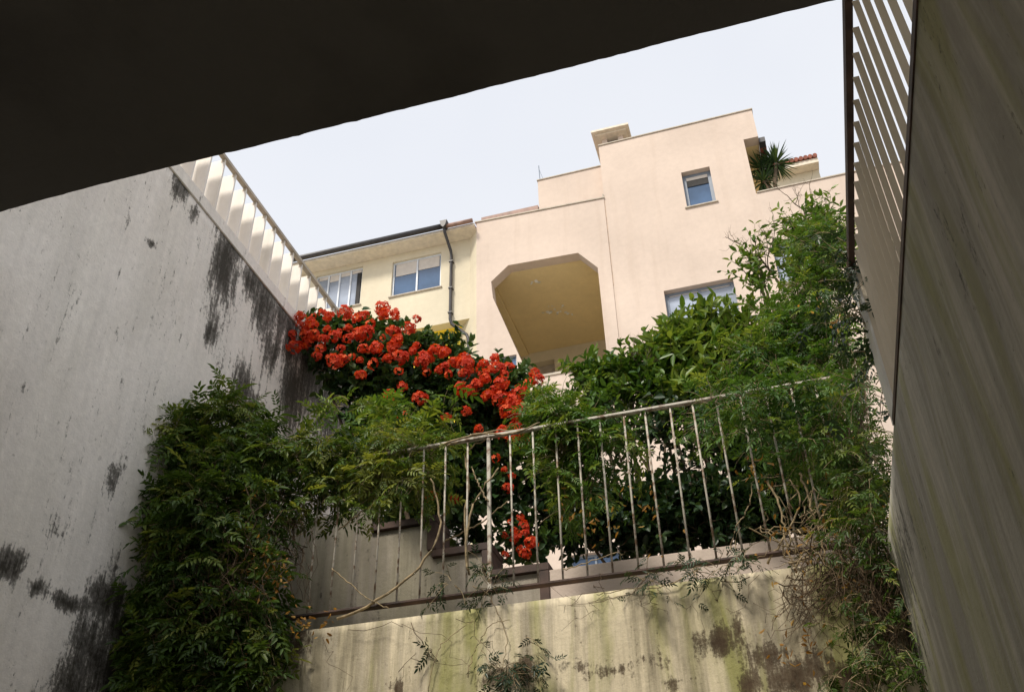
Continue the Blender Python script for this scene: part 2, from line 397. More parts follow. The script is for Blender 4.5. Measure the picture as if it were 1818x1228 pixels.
for i in range(1, 4):
    MB().box(X[i]+.002, X[i+1]+.030, -.028, .22, Zt[i]-ZF+.002, Zt[i]-ZF+.048).build('step_edge', MAT['brownmetal_shade'], st, bevel=.003)
    MB().box(X[i+1]-.028, X[i+1]+.030, -.030, .22, (Zt[i+1] if i < 3 else ZF-.1)-ZF+.05, Zt[i]-ZF+.0).build('riser', MAT['brownmetal_shade'], st, bevel=.003)
lw0 = sx(972, 1014); lw1 = sx(1249, 980)
o = MB().box(lw0[0], XR+1.5, YS-.02, YS+.16, ZF-.4, lw0[1]).build('planter_wall', MAT['facade'], bevel=.004)
tag(o, 'low pale planter wall just behind the railing foot', 'wall')

# ---------------------------------------------------------------- apartment building
YB = 18.0
bd = empty('apartment_building', 'cream and pink rendered apartment building with chamfered loggia and stepped roofline', 'building', (0, YB, ZF-.4))
GZ = ZF-.4
def bpart(mb, name, mat, parent=None, **kw):
    mb.v = [(a, b-YB, c-GZ) for a, b, c in mb.v]; return mb.build(name, mat, parent or bd, **kw)
Z = lambda z: z+EYE
def window(x0, x1, z0, z1, y, frame='greyframe', panes=1, glass='glass', depth=.12, blind=None, sill=True, fw=.05, curtain=False):
    """frame with real rails set into the reveal, panes recessed, sill proud"""
    yf = y+depth; w = (x1-x0-fw*2)
    mb = MB(); mb.box(x0, x1, yf, yf+.06, z1-fw, z1).box(x0, x1, yf, yf+.06, z0, z0+fw)
    mb.box(x0, x0+fw, yf+.001, yf+.059, z0+fw, z1-fw).box(x1-fw, x1, yf+.001, yf+.059, z0+fw, z1-fw)
    f = bpart(mb, 'window', MAT[frame])
    pw = w/panes
    for i in range(panes):
        a = x0+fw+i*pw; b = a+pw
        if i: bpart(MB().box(a-.022, a+.022, yf-.004, yf+.05, z0+fw, z1-fw), 'mullion', MAT[frame], f)
        bpart(MB().box(a+.0, b-.0, yf+.030, yf+.040, z0+fw, z1-fw), 'pane', MAT[glass], f)
        if blind: bpart(MB().box(a+.03, b-.03, yf+.015, yf+.028, z1-fw-blind[i % len(blind)], z1-fw), 'blind', MAT['blind'], f)
    if sill: bpart(MB().box(x0-.05, x1+.05, y-.045, y+.14, z0-.045, z0-.002), 'sill', MAT['sill'], f, bevel=.006)
    return f
def hole(x0, x1, z0, z1): return rect(x0, x1, z0, z1)

# left wing: upper bay (overhanging) and recessed lower wall
yW, yL = 18.27, 18.64
w2 = (-8.41, -7.01, Z(15.92), Z(17.12)); w1 = (-10.7, -9.29, Z(15.89), Z(17.22))
bpart(MB().slab_y(rect(-16, -6.19, Z(14.69), Z(17.36)), [hole(*w2), hole(*w1)], yW, yW+.25), 'wing_wall', MAT['wing'])
bpart(MB().box(-16, -6.56, yL, yL+.2, GZ, Z(14.688)), 'lower_wing_wall', MAT['yellow'])
bpart(MB().prism([(-16, yW+.255), (-6.2, yW+.255), (-6.56, yL-.003), (-16, yL-.003)], 'z', Z(14.692), Z(14.75)), 'bay_soffit', MAT['yellow'])
bpart(MB().box(-16, -6.2, yW+.26, yW+.5, Z(14.76), Z(17.35)), 'inner_wall', MAT['dark'])
# chamfered return between wing and loggia block
bpart(MB().prism([(-5.93, YB+.003), (-6.62, yL+.05), (-6.62, yL+.22), (-5.93, YB+.26)], 'z', GZ, Z(17.42)), 'corner_wall', MAT['wing'])
window(*w2, yW, 'whiteframe', 2, 'glass', .07, [.42, .36], True, .045)
window(*w1, yW, 'whiteframe', 4, 'glass_pale', .07, [.10, .22, .12, .10], True, .04)
bpart(MB().box(-9.46, -9.35, yW+.05, yW+.095, Z(15.94), Z(17.05)), 'dark_panel', MAT['dark'])  # solid near-black panel in front of the glass
# eave, soffit, gutter, roof
bpart(MB().box(-16, -5.94, 17.83, yW+.3, Z(17.365), Z(17.41)), 'eave_soffit', MAT['soffit'])
bpart(MB().box(-16, -5.92, 17.80, 17.828, Z(17.36), Z(17.44)), 'fascia', MAT['soffit'])
g = MB().tube([(-16, 17.72, Z(17.50)), (-6.76, 17.72, Z(17.50))], .075, 10); bpart(g, 'gutter', MAT['gutter'], smooth=True)
bpart(MB().tube([(-6.70, 17.72, Z(17.47)), (-5.95, 17.72, Z(17.47))], .06, 10), 'gutter', MAT['fascia'], smooth=True)
bpart(MB().box(-5.9, -4.30, 18.33, 18.8, Z(17.5), Z(18.10)), 'roof_edge', MAT['fascia'])
rf = MB().prism([(17.8, Z(17.45)), (22.5, Z(18.6)), (22.5, Z(17.5)), (18.3, Z(17.415))], 'x', -16, -5.95); bpart(rf, 'roof', MAT['tile'])
# downpipe
dp = [(-6.73, 17.70, Z(17.5)), (-6.73, 17.74, Z(17.30)), (-6.70, 18.16, Z(16.98)), (-6.69, 18.19, Z(16.85)), (-6.69, 18.19, Z(14.72)), (-6.66, 18.22, Z(14.58)),
      (-6.28, 18.28, Z(14.20)), (-6.23, 18.28, Z(14.05)), (-6.23, 18.28, GZ+.1)]
pipe = bpart(MB().tube(dp, .042, 10), 'downpipe', MAT['gutter'], smooth=True)
bpart(MB().prism([(-6.83, Z(17.60)), (-6.63, Z(17.60)), (-6.67, Z(17.43)), (-6.73, Z(17.36)), (-6.79, Z(17.43))], 'y', 17.60, 17.80), 'hopper', MAT['gutter'], pipe)
for z in (16.6, 15.7, 14.9): bpart(MB().box(-6.745, -6.635, 18.135, 18.262, Z(z), Z(z)+.035), 'pipe_clip', MAT['gutter'], pipe)

# loggia block
og = [(-5.40, Z(12.40)), (-2.74, Z(12.40)), (-2.80, Z(15.25)), (-3.26, Z(15.85)), (-5.08, Z(15.92)), (-5.54, Z(15.50))]
_q = [onY(x, y, YB) for x, y in [(939, 668), (875, 528)]]       # the opening's slanted left side
og = [(_q[0][0], Z(12.40)), (-2.78, Z(12.40))]+og[2:]+[(_q[1][0], _q[1][2])]
_w = [onY(888, 634, YB), onY(917, 633, YB)]
wside = (_w[0][0], _w[1][0], Z(12.0), _w[0][2])
lwin = (-3.95, -2.9, Z(6.6), Z(7.9))
bump_out = [(-5.93, GZ), (-2.47, GZ), (-2.47, Z(17.49)), (-5.93, Z(17.62))]
bpart(MB().slab_y(bump_out, [og, hole(*lwin), hole(*wside)], YB, YB+.30), 'loggia_front', MAT['facade'])
window(*lwin, YB, 'greyframe', 2, 'glass', .12)
window(*wside, YB, 'greyframe', 2, 'glass', .06, sill=False, fw=.035)
bpart(MB().prism([(-5.97, Z(17.625)), (-2.45, Z(17.495)), (-2.45, Z(17.53)), (-5.97, Z(17.66))], 'y', YB-.03, YB+.34), 'parapet_cap', MAT['sill'])
bpart(MB().box(-2.50, -2.468, YB-.02, YB+.1, Z(17.54), Z(17.64)), 'cap_end', MAT['sill'])
yb = 21.9; zc = Z(15.90)
bpart(MB().box(-5.62, -2.6, YB+.303, yb, zc, zc+.25), 'loggia_ceiling', MAT['ochre'])
bpart(MB().box(-5.86, -5.63, YB+.303, yb, zc-.06, zc+.25), 'ceiling_beam', MAT['ochre'])
bpart(MB().box(-2.775, -2.6, YB+.303, yb, Z(12.0), zc-.003), 'loggia_side_wall', MAT['ochre'])
ln = [onY(893, 632, yb), onY(930, 665, yb)]
wa = (ln[0][0]-.25, -5.60, ln[0][2]-2.2, ln[0][2])
nz = [onY(945, 645, yb), onY(984, 637, yb)]
niche = (-5.50, nz[1][0], nz[1][2]-1.4, nz[1][2])
bpart(MB().slab_y(rect(-7.2, -2.6, Z(11.5), Z(17.6)), [hole(*niche)], yb+.003, yb+.25), 'loggia_back_wall', MAT['wing'])
bpart(MB().box(niche[0]-.1, niche[1]+.1, yb+.256, yb+.4, niche[2]-.1, niche[3]+.1), 'niche_shutter', MAT['sill'])
bpart(MB().box(_q[0][0]+.01, -2.78, YB-.03, YB+.33, Z(12.34), Z(12.397)), 'parapet_coping', MAT['sill'])
bpart(MB().box(-7.2, -6.75, YB+.9, yb, GZ, Z(17.4)), 'light_well_wall', MAT['wing'])
bpart(MB().box(-7.2, -2.6, YB+.303, yb, Z(11.5), Z(11.7)), 'loggia_floor', MAT['soffit'])
# peeling paint on the loggia ceiling: thin curled flakes
for (x, y, n, sp) in [(985, 551, 16, .22), (1008, 556, 7, .16), (950, 500, 5, .10)]:
    c = onZ(x, y, zc); mb = MB()
    for _ in range(n):
        p = c+np.array([rng.normal(0, sp), rng.normal(0, sp*.5), 0]); a = rng.random()*6.3; s = .015+.035*rng.random()
        q = [p+s*np.array([math.cos(a+t)*(1+.4*rng.random()), math.sin(a+t), 0])+np.array([0, 0, -.004-.035*rng.random()*(t > 2)]) for t in (0, 1.4, 3.0, 4.5)]
        mb.add(q, [(0, 1, 2, 3)])
    bpart(mb, 'peeling_paint', MAT['white'], fix=False)

# tower
yT = 18.02
xr, xn = 1.62, 1.25
sw = (-.435, .285, Z(16.595), Z(17.81)); w3 = (-1.30, .31, Z(12.9), Z(14.15)); w4 = (1.32, 2.3, Z(13.7), Z(14.95))
wl1 = (-.6, .5, Z(6.0), Z(7.3)); wl2 = (-2.0, -1.2, Z(9.2), Z(10.3))
out = [(-4.28, GZ), (6.5, GZ), (6.5, Z(16.565)), (xn, Z(16.565)), (xn, Z(18.475)), (xr, Z(18.475)), (xr, Z(19.485)), (-2.50, Z(19.445)), (-2.50, Z(19.03)), (-4.28, Z(19.025))]
out = [(-2.466, GZ), (6.5, GZ), (6.5, Z(16.565)), (xn, Z(16.565)), (xn, Z(18.475)), (xr, Z(18.475)), (xr, Z(19.485)), (-2.466, Z(19.445))]
bpart(MB().slab_y(out, [hole(*sw), hole(*w3), hole(*w4), hole(*wl1)], yT, yT+.3), 'tower_front', MAT['facade'])
bpart(MB().slab_y([(-4.28, Z(17.3)), (-2.47, Z(17.3)), (-2.47, Z(19.03)), (-4.28, Z(19.025))], [], YB+.36, YB+.6), 'tower_wing', MAT['facade'])
bpart(MB().prism([(-4.30, Z(19.028)), (-2.49, Z(19.033)), (-2.49, Z(19.06)), (-4.30, Z(19.055))], 'y', YB+.33, YB+.63), 'parapet_cap', MAT['sill'])
bpart(MB().prism([(-2.48, Z(19.449)), (xr+.02, Z(19.489)), (xr+.02, Z(19.52)), (-2.48, Z(19.48))], 'y', yT-.03, yT+.34), 'parapet_cap', MAT['sill'])
bpart(MB().box(xn+.02, 6.6, yT-.03, yT+.32, Z(16.568), Z(16.60)), 'parapet_cap', MAT['sill'])
bpart(MB().box(-4.28, -4.0, YB+.603, 23, Z(17.0), Z(19.02)), 'tower_side', MAT['facade'])
bpart(MB().box(xn-.2, xn, yT+.303, 23, Z(15.5), Z(18.47)), 'terrace_wall', MAT['ochre'])
bpart(MB().box(xn-.2, xr, yT+.303, 21.5, Z(18.477), Z(19.4)), 'tower_overhang', MAT['ochre'])
bpart(MB().box(xn, 6.5, yT+.303, 24, Z(15.6), Z(15.8)), 'terrace_floor', MAT['sill'])
bpart(MB().box(-3.95, 6.5, 23.0, 23.2, GZ, Z(18.4)), 'rear_wall', MAT['facade'])
te = bpart(MB().box(xr+.004, xr+.17, yT+.35, yT+2.2, Z(18.40), Z(18.50)), 'tile_edge', MAT['tile'])
bpart(MB().box(xr+.003, xr+.16, yT+.12, yT+.345, Z(18.38), Z(18.54)), 'gutter_end', MAT['gutter'], te)
window(*sw, yT, 'greyframe', 1, 'glass', .15, None, True, .085)
bpart(MB().box(sw[0]+.09, sw[1]-.09, yT+.155, yT+.175, sw[3]-.19, sw[3]-.09), 'shutter_box', MAT['blind'])
bpart(MB().box(sw[0]+.09, sw[1]-.09, yT+.158, yT+.172, sw[3]-.40, sw[3]-.195), 'dark_panel', MAT['dark'])  # solid near-black panel over the upper glass
window(*w3, yT, 'greyframe', 2, 'glass_pale', .15, [.02, .02], True, .07)
window(*w4, yT, 'greyframe', 1, 'glass_pale', .15, None, True, .07)
window(*wl1, yT, 'greyframe', 2, 'glass', .15)
# thin vertical plaster seam beside the loggia block
bpart(MB().box(-2.464, -2.452, yT-.004, yT-.0005, Z(14.6), Z(17.45)), 'plaster_seam', plain('seam_stain', (.60, .44, .32), .9, .2))

# chimney
ZS = Z(21.0)
c1, c2 = onZ(1049, 236, ZS), onZ(1115, 220, ZS)
cx0, cx1, cy = c1[0], c2[0], c1[1]
ch = bpart(MB().box(cx0+.25, cx1-.22, cy+.32, cy+.95, Z(19.0), ZS-.22), 'chimney', MAT['facade'])
bpart(MB().box(cx0, cx1, cy, cy+1.35, ZS, ZS+.07), 'chimney_cap', MAT['soffit'], ch)
bpart(MB().box(cx0+.10, cx1-.10, cy+.12, cy+1.22, ZS-.05, ZS-.002), 'cap_plate', MAT['soffit'], ch)
for ax in (cx0+.25, cx1-.37): bpart(MB().box(ax, ax+.15, cy+.32, cy+.95, ZS-.218, ZS-.053), 'cap_support', MAT['facade'], ch)
bpart(MB().box(cx0+.41, cx1-.38, cy+.45, cy+.85, ZS-.218, ZS-.06), 'flue', MAT['dark'], ch)
# aerial on the left roof corner
an = bpart(MB().tube([(-4.24, YB+.5, Z(19.0)), (-4.26, YB+.5, Z(19.75))], .012, 6), 'aerial', MAT['greyframe'])
bpart(MB().tube([(-4.26, YB+.5, Z(19.62)), (-4.12, YB+.5, Z(19.06))], .006, 5), 'stay_wire', MAT['greyframe'], an)

# neighbouring roof behind the terrace
YN = 22.0
a, b = onY(1352, 296, YN), onY(1450, 274, YN); lo = onY(1455, 330, YN)
nb = empty('rooftop_room', 'cream rooftop room with terracotta tile edge behind the terrace yucca', 'building', (b[0], YN, lo[2]-.8))
def npart(mb, name, mat):
    mb.v = [(p-b[0], q-YN, r-lo[2]+.8) for p, q, r in mb.v]; return mb.build(name, mat, nb)
npart(MB().box(a[0], b[0]-.02, YN+.35, YN+.55, lo[2]-.8, b[2]-.30), 'wall', MAT['wing'])
npart(MB().box(a[0], b[0], YN+.02, YN+.5, b[2]-.29, b[2]-.12), 'eave', MAT['soffit'])
for i in range(12):
    w = (b[0]-a[0])/12
    npart(MB().tube([(a[0]+w*(i+.5), YN-.05, b[2]-.06), (a[0]+w*(i+.5), YN+.9, b[2]+.12)], w*.52, 8), 'roof_tile', MAT['tile'])
# grey slatted screen on the terrace parapet
s0, s1 = onY(1368, 338, yT+.5), onY(1443, 321, yT+.5)
sc = empty('parapet_screen', 'low grey slatted screen standing behind the terrace parapet', 'screen', (s0[0], yT+.5, Z(16.5)))
for i in range(3):
    MB().box(0, s1[0]-s0[0], -.02, .02, .02+.09*i, .09+.09*i).build('slat', MAT['greyframe'], sc)
for f in (.02, .5, .95):
    MB().box(f*(s1[0]-s0[0]), f*(s1[0]-s0[0])+.03, -.05, -.023, -.3, .30).build('post', MAT['greyframe'], sc)

# ---------------------------------------------------------------- plants
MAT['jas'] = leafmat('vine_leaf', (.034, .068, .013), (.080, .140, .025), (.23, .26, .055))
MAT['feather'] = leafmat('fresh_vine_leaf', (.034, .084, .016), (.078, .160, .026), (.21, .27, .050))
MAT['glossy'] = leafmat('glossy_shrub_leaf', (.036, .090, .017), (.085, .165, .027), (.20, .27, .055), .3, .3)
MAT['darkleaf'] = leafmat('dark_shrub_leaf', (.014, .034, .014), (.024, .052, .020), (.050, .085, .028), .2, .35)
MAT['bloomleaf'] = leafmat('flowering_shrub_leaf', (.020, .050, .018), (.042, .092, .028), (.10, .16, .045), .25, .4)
MAT['dry'] = leafmat('dry_leaf', (.22, .11, .03), (.36, .19, .05), (.45, .30, .10), .4, .7)
MAT['yucca'] = leafmat('yucca_leaf', (.020, .050, .018), (.040, .085, .028), (.085, .140, .045), .15, .35)
MAT['flower'] = leafmat('red_petal', (.42, .024, .007), (.60, .050, .012), (.80, .14, .03), .30, .6)
MAT['flower_core'] = plain('flower_throat', (.75, .22, .04), .7, .1)

def leaves(base, axis, normal, ln, wd, tint, name, mat, parent, shape=(.3, .5, .72, .36), droop=.15):
    base, axis, normal = (np.asarray(a, float) for a in (base, axis, normal)); n = len(base)
    ax = nrm(axis); sd = nrm(np.cross(ax, normal)); nn = np.cross(sd, ax)
    ln = np.broadcast_to(ln, n)[:, None]; wd = np.broadcast_to(wd, n)[:, None]
    p1, w1, p2, w2 = shape
    b = base; r1 = b+ax*ln*p1+sd*wd*w1+nn*wd*.18; r2 = b+ax*ln*p2+sd*wd*w2+nn*(wd*.14-ln*droop*.4)
    l1 = b+ax*ln*p1-sd*wd*w1+nn*wd*.18; l2 = b+ax*ln*p2-sd*wd*w2+nn*(wd*.14-ln*droop*.4); t = b+ax*ln-nn*ln*droop
    V = np.stack([b, r1, r2, t, l2, l1], 1).reshape(-1, 3)
    k = np.arange(n)[:, None]*6
    F = np.concatenate([k+[0, 1, 2, 3], k+[0, 3, 4, 5]], 0)
    o = raw_mesh(name, V, F, mat, parent, np.repeat(np.broadcast_to(tint, n), 6)); tag(o, kind='stuff'); return o
def stems(paths, r0, r1, name, mat, parent, n=3):
    """paths (S,K,3) -> thin tapering tubes in one mesh"""
    S, K, _ = paths.shape
    d = np.gradient(paths, axis=1); d = nrm(d); ref = np.where(np.abs(d[..., 2:3]) < .9, [[[0, 0, 1.]]], [[[1., 0, 0]]])
    a = nrm(np.cross(d, ref)); b = np.cross(d, a)
    r = np.linspace(0, 1, K)[None, :, None]; r0 = np.broadcast_to(r0, S)[:, None, None]; r = r0*(1-r)+r1*r
    V = np.stack([paths+r*(a*math.cos(2*math.pi*j/n)+b*math.sin(2*math.pi*j/n)) for j in range(n)], 2)
    idx = np.arange(S*K*n).reshape(S, K, n); nx = np.roll(idx, -1, axis=2)
    F = np.stack([idx[:, :-1], nx[:, :-1], nx[:, 1:], idx[:, 1:]], -1).reshape(-1, 4)
    o = raw_mesh(name, V.reshape(-1, 3), F, mat, parent, smooth=True); return o
def blobs(lst):
    """(px, py, r_px, Y[, density]) -> centres, radii, weights"""
    C, R, W = [], [], []
    for e in lst:
        x, y, r, Y = e[:4]; p = onY(x, y, Y); dist = float(np.dot(p-[0, 0, EYE], CF))
        C.append(p); R.append(.74*r*dist/FPX); W.append((r*dist/FPX)**2*(e[4] if len(e) > 4 else 1))
    W = np.array(W); return np.array(C), np.array(R), W/W.sum()
def sample(C, R, W, n, squash=.75, lo=.35, face=.25):
    i = rng.choice(len(C), n, p=W); u = nrm(rng.normal(0, 1, (n, 3))-np.array([0, face, 0])+np.array([0, 0, face*.6]))
    rad = lo+(1.08-lo)*rng.random(n)**.6
    p = C[i]+u*(R[i]*rad)[:, None]*np.array([1, squash, 1]); return p, u, rad
def grow(p, d, K, seg, grav, wob):
    P, D = [p], [d]
    for k in range(K-1):
        d = nrm(d+np.array([0, 0, -grav])+rng.normal(0, wob, p.shape)); p = p+d*np.broadcast_to(seg, len(p))[:, None]
        P.append(p); D.append(d)
    return np.stack(P, 1), np.stack(D, 1)
def clampfront(p, ymax, zmax):
    m = (p[:, 2] < zmax) & (p[:, 1] > ymax); p[m, 1] = ymax-.02*rng.random(m.sum()); return p
def pinnate(pos, ax, nl, length, lw, tint, name, mat, parent, pairs=4, lf=.42):
    """feathered leaves: a pair of leaflets at each step of the midrib and one at the tip"""
    n = len(pos); ax = nrm(ax); sd = nrm(np.cross(ax, nl)); nn = np.cross(sd, ax); length = np.broadcast_to(length, n)[:, None]
    B, A, NN, LL, T = [], [], [], [], []
    for k in range(pairs):
        f = (k+1)/(pairs+.6); b = pos+ax*length*f-nn*length*.22*f*f
        for s in (-1, 1):
            B.append(b); A.append(nrm(sd*s+ax*(.55+.25*f)-nn*.12+rng.normal(0, .14, (n, 3)))); NN.append(nn+rng.normal(0, .18, (n, 3)))
            LL.append(length[:, 0]*lf*(1.05-.35*abs(f-.4))); T.append(tint)
    B.append(pos+ax*length*.95-nn*length*.2); A.append(ax-nn*.4); NN.append(nn); LL.append(length[:, 0]*lf*1.25); T.append(tint)
    B, A, NN = (np.concatenate(q) for q in (B, A, NN)); LL = np.concatenate(LL); T = np.clip(np.concatenate(T)+rng.normal(0, .08, len(B)), 0, 1)
    return leaves(B, A, NN, LL, LL*lw, T, name, mat, parent)
UP = np.array([0, 0, 1.])

def vine(label, bl, nshoot, K=7, seg=.035, leaf=.085, mat='jas', cat='vine', ymax=None, grav=.22, parts=True, lo=.35, tintc=.45, pairs=4, lw=.33, stem='drystem', out=.9, extra=0):
    C, R, W = blobs(bl)
    root = empty('climbing_vine', label, cat, tuple(C[0]*[1, 1, 0]+[0, 0, ZF]))
    off = np.array(root.location)
    p, u, rad = sample(C, R, W, nshoot, lo=lo)
    d = nrm(u*out+UP*.35+rng.normal(0, .55, p.shape))
    P, D = grow(p, d, K, seg*(.6+.8*rng.random(nshoot)), grav, .16)
    if ymax: P = clampfront(P.reshape(-1, 3), ymax, ZF+.02).reshape(P.shape)
    tag(stems(P-off, .0022, .0009, 'stem', MAT[stem], root), kind='stuff')
    q = P[:, 1:].reshape(-1, 3); dd = D[:, 1:].reshape(-1, 3); m = len(q)
    side = nrm(np.cross(dd, UP+rng.normal(0, .3, q.shape)))*np.where(rng.random(m) < .5, -1, 1)[:, None]
    ax = nrm(side*.9+dd*.55+rng.normal(0, .3, q.shape)-UP*.18)
    nl = nrm(UP*.75+np.repeat(u, K-1, 0)*.5+rng.normal(0, .35, q.shape))
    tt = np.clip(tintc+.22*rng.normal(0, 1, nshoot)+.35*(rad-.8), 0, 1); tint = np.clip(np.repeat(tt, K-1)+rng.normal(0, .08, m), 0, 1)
    tint = np.clip(tint+.22*np.sin(q[:, 0]*9+q[:, 2]*7)*np.cos(q[:, 2]*11-q[:, 0]*4), 0, 1); tint[rng.random(m) < .03] = 1.0
    ll = leaf*(.45+.95*rng.random(m)**1.5)
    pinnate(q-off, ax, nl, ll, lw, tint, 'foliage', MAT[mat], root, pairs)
    return root, off
def shrub(label, name, cat, bl, ntwig, leaf, mat, trunk=None, asp=.38, K=5, seg=.05, grav=.02, up=.8, lo=.3, tintc=.5, per=2, squash=.8, lim=7):
    C, R, W = blobs(bl)
    base = np.array(trunk if trunk else (C[0][0], C[0][1], ZF-.35)); root = empty(name, label, cat, tuple(base))
    p, u, rad = sample(C, R, W, ntwig, lo=lo, squash=squash)
    d = nrm(u*.8+UP*up+rng.normal(0, .4, p.shape)); P, D = grow(p, d, K, seg*(.6+.8*rng.random(ntwig)), grav, .15)
    crown = root
    tag(stems(P-base, .0035, .0012, 'twig', MAT['bark'], root), kind='stuff')
    q = np.repeat(P.reshape(-1, 3), per, 0); dd = np.repeat(D.reshape(-1, 3), per, 0); m = len(q)
    ax = nrm(np.cross(dd, rng.normal(0, 1, q.shape))*.85+dd*.7+rng.normal(0, .15, q.shape))
    nl = nrm(dd*.6+UP*.5+rng.normal(0, .35, q.shape))
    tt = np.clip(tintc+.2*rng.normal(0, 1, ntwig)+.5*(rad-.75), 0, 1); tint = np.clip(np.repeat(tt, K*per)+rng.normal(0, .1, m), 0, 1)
    ll = leaf*(.6+.7*rng.random(m))
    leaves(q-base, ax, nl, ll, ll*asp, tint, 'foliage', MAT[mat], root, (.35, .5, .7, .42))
    # limbs from the ground to each clump
    for i in range(min(len(C), lim)):
        a = base+np.array([rng.normal(0, .04), rng.normal(0, .04), 0]); b = C[i]; k = np.linspace(0, 1, 9)[:, None]
        pts = a*(1-k)+b*k+np.sin(k*3.14)*rng.normal(0, .12, 3)+rng.normal(0, .012, (9, 3))*np.sin(k*3.14)
        MB().tube(pts-base, list(np.linspace(.024, .007, 9)), 7).build('limb', MAT['bark'], root, True)
    return root, base, C, R

# left jasmine curtain hanging over wall and railing
Y1 = 4.12
curtain = [(400,752,50,4.3,.8),(330,815,62,4.2),(420,830,80,4.2),(505,825,54,4.25),(575,805,38,4.3,.7),(290,900,58,4.1),(380,925,90,4.1),(470,920,62,4.2),
           (290,1000,52,Y1),(370,1030,92,Y1),(455,1030,48,Y1),(275,1090,56,Y1),(360,1130,95,Y1),(455,1120,50,Y1),(290,1190,70,Y1),(390,1215,90,Y1),(470,1215,40,Y1,.7),(460,790,50,4.3),(330,1150,70,Y1)]
cv, coff = vine('dense dark green vine hanging like a curtain down the left end of the railing', curtain, 1500, K=5, leaf=.098, ymax=4.20, tintc=.34, grav=.30, extra=1)
vine('long arching sprays reaching left over the pale wall from the vine curtain', [(300,800,30,4.1),(290,860,26,4.1),(330,770,26,4.15),(380,740,30,4.2),(275,940,20,4.05,.6),(430,740,30,4.25,.7)],
     75, K=6, leaf=.115, tintc=.5, grav=.10, pairs=5, lw=.27, out=1.3)
vine('loose pale green vine trailing along the middle of the top rail', [(560,830,34,4.34,.6),(625,828,36,4.36),(690,818,34,4.36),(750,808,28,4.36),(680,860,38,4.34,.7),(605,880,36,4.34,.7),(740,850,34,4.34,.6),(560,905,28,4.3,.6),(690,790,30,4.5,.5)],
     350, K=5, leaf=.078, tintc=.66, grav=.25)
vine('feathery light green vine sprays before the red blossoms', [(700,760,40,4.9,.7),(740,800,40,4.9),(620,720,30,4.9,.5),(800,745,26,4.9,.4)], 75, K=6, leaf=.13, mat='feather', tintc=.7, grav=.08)
vine('feathery vine climbing over the railing right of the red blossoms', [(985,750,40,4.5,.8),(1030,768,34,4.45),(1000,815,34,4.45,.7),(1040,860,32,4.45,.5),(1080,800,30,4.45,.6),(960,700,18,4.6,.5),(1010,900,24,4.5,.4)],
     350, K=5, leaf=.08, mat='feather', tintc=.5, grav=.2)
# right side masses
vine('tall feathery green vine mass at the right end of the railing', [(1250,745,36,4.8,.5),(1300,715,46,4.9,.8),(1365,655,60,5.0),(1425,610,62,5.1),(1480,640,46,5.0),(1345,765,50,4.7,.6),(1420,720,75,4.9),(1490,750,54,4.8),(1405,570,34,5.2),
      (1450,530,50,5.2),(1480,470,34,5.2,.8),(1440,430,30,5.3,.7),(1468,415,26,5.3,.8),(1400,840,50,4.6,.3),(1490,850,50,4.6,.8),(1520,900,30,4.4,.8),(1440,800,55,4.7,.7)],
     1250, K=5, leaf=.074, mat='feather', tintc=.36, grav=.16)
vine('feathery vine spilling over the top rail near its right end', [(1265,722,24,4.25,.7),(1330,712,30,4.22),(1395,705,34,4.22),(1455,700,32,4.22),(1330,770,26,4.25,.5),(1420,790,34,4.22,.6),(1470,760,30,4.22)],
     130, K=5, leaf=.075, mat='feather', tintc=.3, grav=.25)
vine('brown green vine tangle filling the right corner above the low wall', [(1530,800,30,4.25),(1545,880,30,4.2),(1515,930,30,4.2,.6),(1555,950,26,4.15),(1490,950,24,4.2,.3),(1560,1010,28,4.1,.7),(1530,690,24,4.0,.4)],
     150, K=7, leaf=.06, tintc=.3, grav=.3)
vine('thin vine with small dark leaves clinging to the lower right corner', [(1560,1080,34,4.12),(1590,1130,30,4.05),(1530,1150,30,4.12,.5),(1460,1160,24,4.19,.12),(1580,1190,40,4.05),(1500,1205,40,4.15,.4),(1400,1190,24,4.18,.25),(1630,1210,26,3.9,.6)],
     75, K=6, leaf=.05, ymax=4.21, tintc=.2, grav=.35)
vine('leafy vine climbing the white end post of the right fence', [(1520,470,16,3.0,.6),(1540,500,18,3.0),(1560,480,15,2.9,.8),(1530,560,18,3.05),(1545,620,18,3.1,.8),(1510,430,12,3.05,.6),(1560,560,15,3.0,.6),(1550,690,16,3.2,.6),(1560,740,14,3.3,.5)],
     50, K=6, leaf=.055, tintc=.6, mat='darkleaf', grav=.1, pairs=3, lw=.5)
vine('small leafy sprig hanging over the face of the low wall', [(900,1200,16,4.18),(930,1130,8,4.18,.4),(850,1150,8,4.18,.4),(760,1160,6,4.18,.3)], 26, K=6, leaf=.05, ymax=4.215, mat='darkleaf', tintc=.3, grav=.3)
vine('small sprigs sprouting between bottom rail and low wall', [(1230,1015,12,4.2),(1270,1010,14,4.2),(1150,1030,12,4.2),(870,1040,14,4.2),(1310,1000,12,4.2),(800,1035,12,4.25)], 60, K=5, leaf=.05, mat='darkleaf', tintc=.5)

